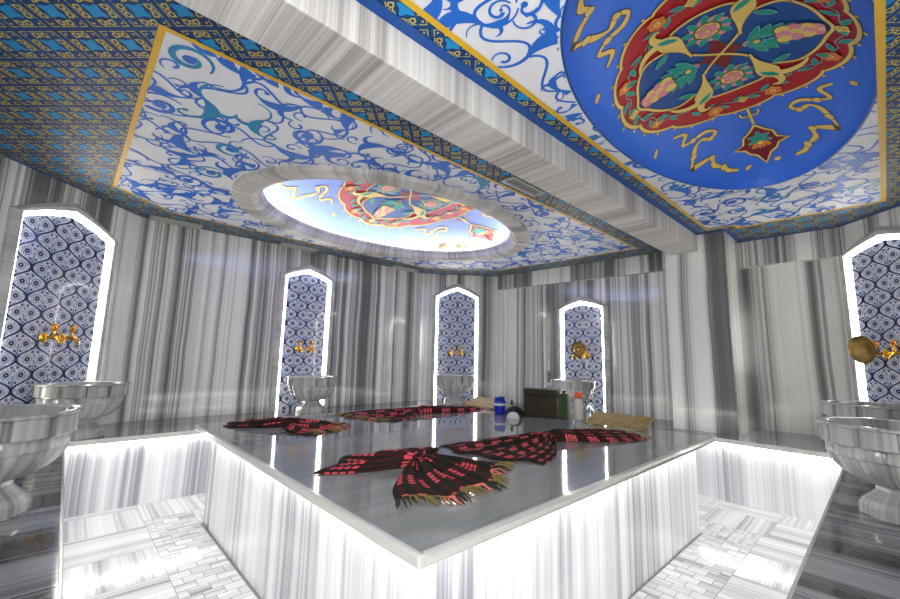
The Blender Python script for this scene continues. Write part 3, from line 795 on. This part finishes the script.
for i, (pnt, an) in enumerate(nic):
    tx, ty = -math.sin(an), math.cos(an)           # local +y (left seen from the room)
    for s_, side in ((1, 'right'), (-1, 'left')):
        off = s_*.075 + (-.02 if i == 4 else 0)
        loc = (pnt.x+tx*off+math.cos(an)*.007, pnt.y+ty*off+math.sin(an)*.007, tapz[i])
        lab = 'gold cross handled tap, %s one of the pair in the %s' % (side, where[i])
        if tap0 is None: tap0 = make_tap(lab); tap0.location = loc; tap0.rotation_euler = (0, 0, an)
        else: dup(tap0, loc, an, lab)

# brass dishes hung on taps
def dish(label, i, off, z, r_, tilt):
    pnt, an = nic[i]; tx, ty = -math.sin(an), math.cos(an)
    q = MB(); prof = [(.001, 0), (r_*.25, .002), (r_*.3, .010), (r_*.55, .006), (r_*.9, .022), (r_, .040), (r_*1.02, .042), (r_*.97, .036), (r_*.55, .001), (r_*.3, .003), (r_*.2, -.004), (.001, -.004)]
    q.lathe(prof, 'brass', 40)
    o_ = q.build('brass_dish', None, (pnt.x+tx*off+math.cos(an)*.165, pnt.y+ty*off+math.sin(an)*.165, z))
    o_.rotation_euler = (0, PI/2+tilt, an); return tag(o_, label, 'dish')
dish('dark brass hammam dish hung over the taps of the low back right niche', 3, .03, 1.395, .10, .12)
dish('brass hammam bowl hung on the taps of the right edge niche', 4, -.10, 1.395, .12, .10)

# ---------------------------------------------------------------- fluted marble basins
def make_basin(label):
    t = thing('marble_basin', label, 'basin', (0, 0, 0), 0, 'fluted marble basins on the benches')
    NL = 12
    def lobes(depth): return lambda k_, a: 1-depth*(1-abs(math.cos(a*NL/2)))
    H = .42
    q = MB(); prof = [(.085, .135), (.12, .142), (.16, .155), (.205, .18), (.238, .215), (.255, .245), (.258, .262)]
    q.lathe(prof, 'basin', 144, lobes(.17)); q.build('fluted_bowl', t)
    # lower band, set in, with rounded lobes; upper band with toothed panels
    q = MB(); q.lathe([(.235, .258), (.258, .262), (.262, .270), (.262, .315), (.256, .322)], 'basin', 144, lobes(.08)); q.build('lower_band', t)
    q = MB()
    def teeth(k_, a):
        f = (a*NL/(2*PI)) % 1; return 1.0 if f < .82 else .90
    q.lathe([(.245, .318), (.278, .321), (.281, .327), (.281, .398), (.277, .404)], 'basin', 240, teeth, smooth=False)
    q.lathe([(.272, .4035), (.286, .404), (.289, .409), (.287, .416), (.25, .417), (.235, .41), (.215, .37), (.16, .30), (.08, .265), (.001, .26)], 'basin', 96); q.build('rim', t)
    q = MB()
    def octo(k_, a):
        f = (a+PI/8) % (PI/4)-PI/8; return math.cos(PI/8)/math.cos(f)
    q.lathe([(.001, .0), (.165, .0), (.165, .045), (.150, .07), (.120, .095), (.100, .115), (.098, .130), (.11, .140), (.09, .15)], 'basin', 48, octo, smooth=False); q.build('pedestal', t)
    return t
BS = [((-.198, 2.60), .3, 'fluted marble basin at the left edge, nearest the camera on the left bench'),
      ((.14, 4.392), 1.1, 'fluted marble basin in front of the left edge tiled niche, behind the near left basin'),
      ((2.20, 4.74), .8, 'fluted marble basin in front of the back left wall niche behind the platform'),
      ((4.34, 4.50), .2, 'fluted marble basin in front of the far corner niche'),
      ((4.92, 2.86), .5, 'fluted marble basin in front of the low back right niche, partly behind the bottles'),
      ((4.33, .10), 1.4, 'fluted marble basin in front of the right edge niche, behind the near right basin'),
      ((2.90, -.01), .6, 'fluted marble basin at the right edge, nearest the camera on the right bench')]
b0 = None
for i, ((x, y), rz, lab) in enumerate(BS):
    if b0 is None: b0 = make_basin(lab); b0.location = (x, y, ZB+.0015); b0.rotation_euler = (0, 0, rz)
    else: dup(b0, (x, y, ZB+.0015), rz, lab)

# ---------------------------------------------------------------- ceiling vents
def make_vent(label, loc, rz, L, Wd):
    t = thing('ceiling_vent', label, 'vent', loc, rz, 'air vents in the ceiling border')
    q = MB(); z = -.014
    q.box(-L/2, L/2, -Wd/2, -Wd/2+.02, z, 0, 'vent'); q.box(-L/2, L/2, Wd/2-.02, Wd/2, z, 0, 'vent')
    q.box(-L/2, -L/2+.02, -Wd/2+.02, Wd/2-.02, z, 0, 'vent'); q.box(L/2-.02, L/2, -Wd/2+.02, Wd/2-.02, z, 0, 'vent')
    q.build('vent_frame', t)
    q = MB(); q.box(-L/2+.02, L/2-.02, -Wd/2+.02, Wd/2-.02, -.004, -.001, 'vent_dark'); q.build('backing', t)
    q = MB(); y = -Wd/2+.038
    while y < Wd/2-.03:
        q.box(-L/2+.02, L/2-.02, y, y+.007, -.012, -.004, 'vent'); y += .024
    q.build('louvre', t)
    return t
v0 = make_vent('pale rectangular ceiling vent beside the marble beam', (2.49, 1.838, ZC-.004), 0, .42, .12)
def make_vent2(label, x): return make_vent(label, (x, 5.015, ZC-.004), 0, .46, .15)
make_vent2('pale ceiling vent nearest the left edge niche', .70); make_vent2('ceiling vent above the back left wall niche', 2.02); make_vent2('ceiling vent close to the far corner wall', 3.70)

# ---------------------------------------------------------------- plaid towels
def towel(label, knot, A0, A1, B0, B1, mat, fringeA=False, fringeB=False, seed=0, folds=9, kh=.05, bulge=.08):
    base = Vector((knot[0], knot[1])); r = random.Random(seed)
    t = thing('plaid_towel', label, 'towel', (knot[0], knot[1], ZS), 0, 'plaid towels on the platform'); q = MB()
    ph = [r.uniform(0, 6.28) for _ in range(6)]
    def pos(s_, u):          # s -1..1 along, u 0..1 across
        e0, e1 = (Vector(A0), Vector(A1)) if s_ < 0 else (Vector(B1), Vector(B0))
        f = abs(s_); ax = ((e0+e1)/2-base); dn = Vector((-ax.y, ax.x)).normalized()
        if (e1-e0).dot(dn) < 0: dn = -dn
        edge = e0.lerp(e1, u)+ax.normalized()*bulge*math.sin(PI*u)+ax.normalized()*.025*math.sin(u*17+ph[0])
        kpt = base+dn*(u-.5)*.07
        bl2 = f**.85
        p = kpt.lerp(edge, bl2)+dn*.04*math.sin(f*PI)*math.sin((u-.5)*PI)*1.3
        amp = .008+.044*(1-f)**.8*min(1, f*6+.35)
        fo = .5+.5*math.sin(u*folds*PI+ph[1]+f*1.4*math.sin(ph[2])) ; fo2 = .5+.5*math.sin(u*folds*2.3*PI+ph[3])
        h = .006+amp*(fo*.8+fo2*.3)*(.5+.5*math.sin(PI*min(1, max(0, u)))**.3)+kh*math.exp(-(f/.11)**2)*(1-((u-.5)*2)**2*.5)
        if u < .001 or u > .999: h = .003
        return Vector((p.x-base.x, p.y-base.y, h))
    NS, NU = 48, 60
    wid = max((Vector(A1)-Vector(A0)).length, (Vector(B1)-Vector(B0)).length); lenA = ((Vector(A0)+Vector(A1))/2-base).length; lenB = ((Vector(B0)+Vector(B1))/2-base).length
    G = [[pos(-1+2*i/NS, j/NU) for j in range(NU+1)] for i in range(NS+1)]
    for i in range(NS):
        for j in range(NU):
            uv = []
            for (a, b) in ((i, j), (i+1, j), (i+1, j+1), (i, j+1)):
                s_ = -1+2*a/NS; uv.append((s_*(lenA if s_ < 0 else lenB)*1.15+3+seed*.37, b/NU*wid*1.9+seed*.21))
            q.face([G[i][j], G[i+1][j], G[i+1][j+1], G[i][j+1]], mat, uv, True)
    cl = q.build('cloth', t)
    so = cl.modifiers.new('thick', 'SOLIDIFY'); so.thickness = .003; so.offset = 1
    # knot wrap
    q = MB(); axd = ((Vector(B0)+Vector(B1))/2-(Vector(A0)+Vector(A1))/2).normalized(); dn = Vector((-axd.y, axd.x))
    pts = []
    for k_ in range(13):
        a = PI*k_/12; pts.append((dn.x*.045*math.cos(a), dn.y*.045*math.cos(a), .006+.038*math.sin(a)))
    q.tube(pts, [.008+.008*math.sin(PI*k_/12) for k_ in range(13)], mat, 10); q.build('knot', t)
    for use, s_ in ((fringeA, -1), (fringeB, 1)):
        if not use: continue
        q = MB(); nfr = 90
        for k_ in range(nfr):
            u = (k_+.5)/nfr; p = pos(s_, u); e = pos(s_*.93, u); d = (p-e); d.z = 0; d.normalize()
            d = (d+Vector((r.uniform(-.35, .35), r.uniform(-.35, .35), 0))).normalized(); l = r.uniform(.05, .10)
            mid = p+d*l*.5+Vector((0, 0, r.uniform(0, .012))); en = p+d*l
            p.z = min(p.z, .02); en.z = .003; mid.z = max(.004, min(mid.z, .02))
            q.tube([p, mid, en], [.0035, .003, .002], ('fringe', 'fringe', 'fringe_dark', 'fringe_pink')[(k_//6) % 4], 5)
        q.build('fringe', t, weld=False)
    return t
towel('red and black plaid towel knotted in the middle, fringed ends towards the platform front corner', (1.38, 1.68), (.90, 1.82), (1.70, 1.90), (.98, 1.32), (1.74, 1.47), 'cloth', False, True, 3, 8, .015, .16)
towel('red and black plaid towel at the left corner of the platform', (1.27, 3.15), (.90, 3.42), (1.38, 3.52), (1.22, 2.78), (1.66, 3.02), 'cloth', False, True, 5, 7, .03)
towel('red and black plaid towel lying farthest back on the platform', (2.55, 3.14), (1.95, 3.50), (2.12, 2.88), (3.10, 3.38), (3.28, 2.98), 'cloth', True, False, 8, 8, .03)
towel('coral striped plaid towel on the right half of the platform near the wooden headrest', (2.47, 1.62), (1.74, 1.93), (1.90, 1.27), (3.16, 1.62), (3.04, 1.20), 'cloth2', False, False, 12, 9, .03)

# ---------------------------------------------------------------- wooden headrests and bathing things
def headrest(label, x, y, rz, L=.50):
    t = thing('wooden_headrest', label, 'headrest', (x, y, ZS+.002), rz, 'wooden headrests on the platform edge')
    for k_ in range(3):
        q = MB(); y0_ = -.11+k_*.074; a = .018+k_*.024; b = a+.022
        q.face([(-L/2, y0_, a), (L/2, y0_, a), (L/2, y0_+.070, b), (-L/2, y0_+.070, b)], 'wood')
        q.face([(-L/2, y0_, a-.014), (-L/2, y0_+.070, b-.014), (L/2, y0_+.070, b-.014), (L/2, y0_, a-.014)], 'wood')
        q.face([(-L/2, y0_, a-.014), (L/2, y0_, a-.014), (L/2, y0_, a), (-L/2, y0_, a)], 'wood'); q.face([(L/2, y0_+.070, b-.014), (-L/2, y0_+.070, b-.014), (-L/2, y0_+.070, b), (L/2, y0_+.070, b)], 'wood')
        for sx in (-1, 1):
            pp = [(sx*L/2, y0_, a-.014), (sx*L/2, y0_+.070, b-.014), (sx*L/2, y0_+.070, b), (sx*L/2, y0_, a)]
            q.face(pp if sx > 0 else pp[::-1], 'wood')
        q.build('slat', t)
    for sx in (-1, 1):
        q = MB(); xx = sx*(L/2-.06)
        A = [(-.105, 0), (.105, 0), (.105, .064), (-.105, .004)]
        F = [(xx-.012, a, b) for a, b in A]; B = [(xx+.012, a, b) for a, b in A]
        q.face(F[::-1], 'wood'); q.face(B, 'wood'); q.quadstrip(F, B, 'wood', True); q.build('support', t)
    return t
headrest('tan wooden slatted headrest on the right corner of the platform', 3.49, 1.60, -PI/2)
headrest('tan wooden slatted headrest at the far edge of the platform beside the blue tub', 3.50, 3.14, -PI/2, .44)
# dark case
t = thing('storage_case', 'dark olive brown plastic case standing on the far edge of the platform', 'case', (3.425, 2.325, ZS), -1.25)
q = MB(); q.box(-.165, .165, -.07, .07, 0, .20, 'case'); q.build('body', t, bevel=.012)
q = MB(); q.box(-.168, .168, -.073, .073, .203, .262, 'case'); q.build('lid', t, bevel=.012)
q = MB(); q.box(-.03, .03, -.080, -.0745, .18, .22, 'case2'); q.build('latch', t)
t = thing('plastic_canister', 'dark green upright plastic canister right of the dark case', 'canister', (3.485, 2.118, ZS), -1.25)
q = MB(); q.box(-.042, .042, -.06, .06, 0, .235, 'green'); q.build('body', t, bevel=.014)
q = MB(); q.tube([(0, 0, .236), (0, 0, .255)], .018, 'case2', 14); q.build('cap', t)
q = MB()
for xx in (-.02, .02): q.box(xx-.004, xx+.004, -.064, -.0605, .02, .215, 'green')
q.build('rib', t)
t = thing('lotion_bottle', 'white plastic bottle with an orange cap right of the green canister', 'bottle', (3.53, 1.995, ZS))
q = MB(); q.lathe([(.001, 0), (.036, 0), (.040, .006), (.040, .165), (.034, .185), (.020, .195), (.001, .195)], 'whitep', 28); q.build('body', t)
q = MB(); q.lathe([(.001, .196), (.032, .196), (.034, .202), (.031, .238), (.022, .250), (.001, .252)], 'orangep', 24); q.build('cap', t)
t = thing('clear_bottle', 'clear plastic bottle beside the white bottle with orange cap', 'bottle', (3.56, 1.89, ZS))
q = MB(); q.lathe([(.001, 0), (.034, 0), (.037, .006), (.037, .13), (.020, .17), (.014, .175), (.014, .19), (.001, .19)], 'clear', 24); q.build('body', t)
q = MB(); q.lathe([(.001, .191), (.017, .191), (.017, .215), (.001, .216)], 'whitep', 18); q.build('cap', t)
t = thing('blue_tub', 'blue plastic tub with a white band near the far platform edge', 'tub', (3.22, 2.68, ZS))
q = MB(); q.lathe([(.001, 0), (.050, 0), (.056, .01), (.060, .125), (.050, .14), (.001, .142)], 'bluep', 28); q.build('body', t)
q = MB(); q.lathe([(.0600, .082), (.0612, .083), (.0620, .103), (.0606, .104)], 'whitep', 28); q.build('band', t)
q = MB(); q.lathe([(.001, .143), (.052, .143), (.054, .15), (.050, .164), (.001, .168)], 'bluep', 28); q.build('lid', t)
t = thing('kese_mitt', 'black bathing mitt lying behind a pale soap bowl, left of the dark case', 'mitt', (3.22, 2.49, ZS))
q = MB(); q.lathe([(.001, .098), (.030, .094), (.060, .078), (.082, .048), (.090, .012), (.088, 0), (.001, 0)], 'blackp', 36, lambda k_, a: 1+.10*math.sin(3*a+k_*.5)+.05*math.sin(7*a))
q.build('fabric', t)
q = MB(); q.tube([(-.03, 0, .10), (-.035, 0, .125), (-.03, 0, .15)], [.010, .014, .008], 'blackp', 10); q.build('loop', t, rot=(0, 0, -1.1))
q = MB(); q.lathe([(.001, .056), (.022, .054), (.042, .044), (.056, .022), (.060, 0), (.055, 0), (.040, .038), (.001, .048)], 'whitep', 28)
tag(q.build('soap_bowl', None, (3.085, 2.41, ZS)), 'small pale upturned soap bowl in front of the black mitt', 'bowl')

# ---------------------------------------------------------------- light
def area(name, loc, target, sx, sy, power, col=(1, 1, 1)):
    l = bpy.data.lights.new(name, 'AREA'); l.shape = 'RECTANGLE'; l.size = sx; l.size_y = sy; l.energy = power; l.color = col
    o_ = bpy.data.objects.new(name, l); C.objects.link(o_); o_.location = loc
    o_.rotation_euler = (Vector(target)-Vector(loc)).to_track_quat('-Z', 'Y').to_euler(); return o_
area('added_fill_light', (-.20, -.34, 1.75), (3, 3, 1.9), .9, 1.3, 24, (1, .99, .97))  # unseen fill lamp added behind the camera to brighten the room
# cove lamps hidden on the ledge of the oval dome
q = MB(); n = 96
A = [(2.45+1.452*math.cos(2*PI*i/n), 3.40+1.055*math.sin(2*PI*i/n), ZC+.072) for i in range(n)]
B = [(2.45+1.422*math.cos(2*PI*i/n), 3.40+1.005*math.sin(2*PI*i/n), ZC+.072) for i in range(n)]
q.quadstrip(B, A, 'led_cove', True)
A2 = [(x, y, ZC+.064) for x, y, z in A]; B2 = [(x, y, ZC+.064) for x, y, z in B]
q.quadstrip(A2, B2, 'frame', True); q.quadstrip(A, A2, 'frame', True); q.quadstrip(B, B2, 'frame', True)
tag(q.build('cove_light', None), 'white cove light round the ledge of the oval dome', 'light')
w = bpy.data.worlds.new('world'); bpy.context.scene.world = w; w.use_nodes = True
w.node_tree.nodes['Background'].inputs[0].default_value = (.92, .95, 1, 1); w.node_tree.nodes['Background'].inputs[1].default_value = 1.0

# ---------------------------------------------------------------- camera
yaw, pit, rol = (math.radians(v) for v in (46.94, 8.033, 1.29))
fwd = Vector((math.cos(yaw)*math.cos(pit), math.sin(yaw)*math.cos(pit), math.sin(pit)))
r0 = Vector((math.sin(yaw), -math.cos(yaw), 0)); u0 = r0.cross(fwd)
rt = math.cos(rol)*r0+math.sin(rol)*u0; up = -math.sin(rol)*r0+math.cos(rol)*u0
cam = bpy.data.cameras.new('camera'); co = bpy.data.objects.new('camera', cam); C.objects.link(co)
from mathutils import Matrix
M_ = Matrix((rt, up, -fwd)).transposed().to_4x4(); M_.translation = Vector((0, 0, 1.25)); co.matrix_world = M_
cam.sensor_width = 36; cam.lens = 405.5/900*36; cam.clip_start = .05
sc = bpy.context.scene; sc.camera = co
sc.view_settings.view_transform = 'Standard'; sc.view_settings.look = 'None'; sc.view_settings.gamma = 1.0
sc.view_settings.use_curve_mapping = False; sc.view_settings.exposure = 0.92
try:
    sc.cycles.max_bounces = 8; sc.cycles.diffuse_bounces = 5; sc.cycles.glossy_bounces = 4; sc.cycles.caustics_reflective = False; sc.cycles.sample_clamp_indirect = 6
except Exception: pass
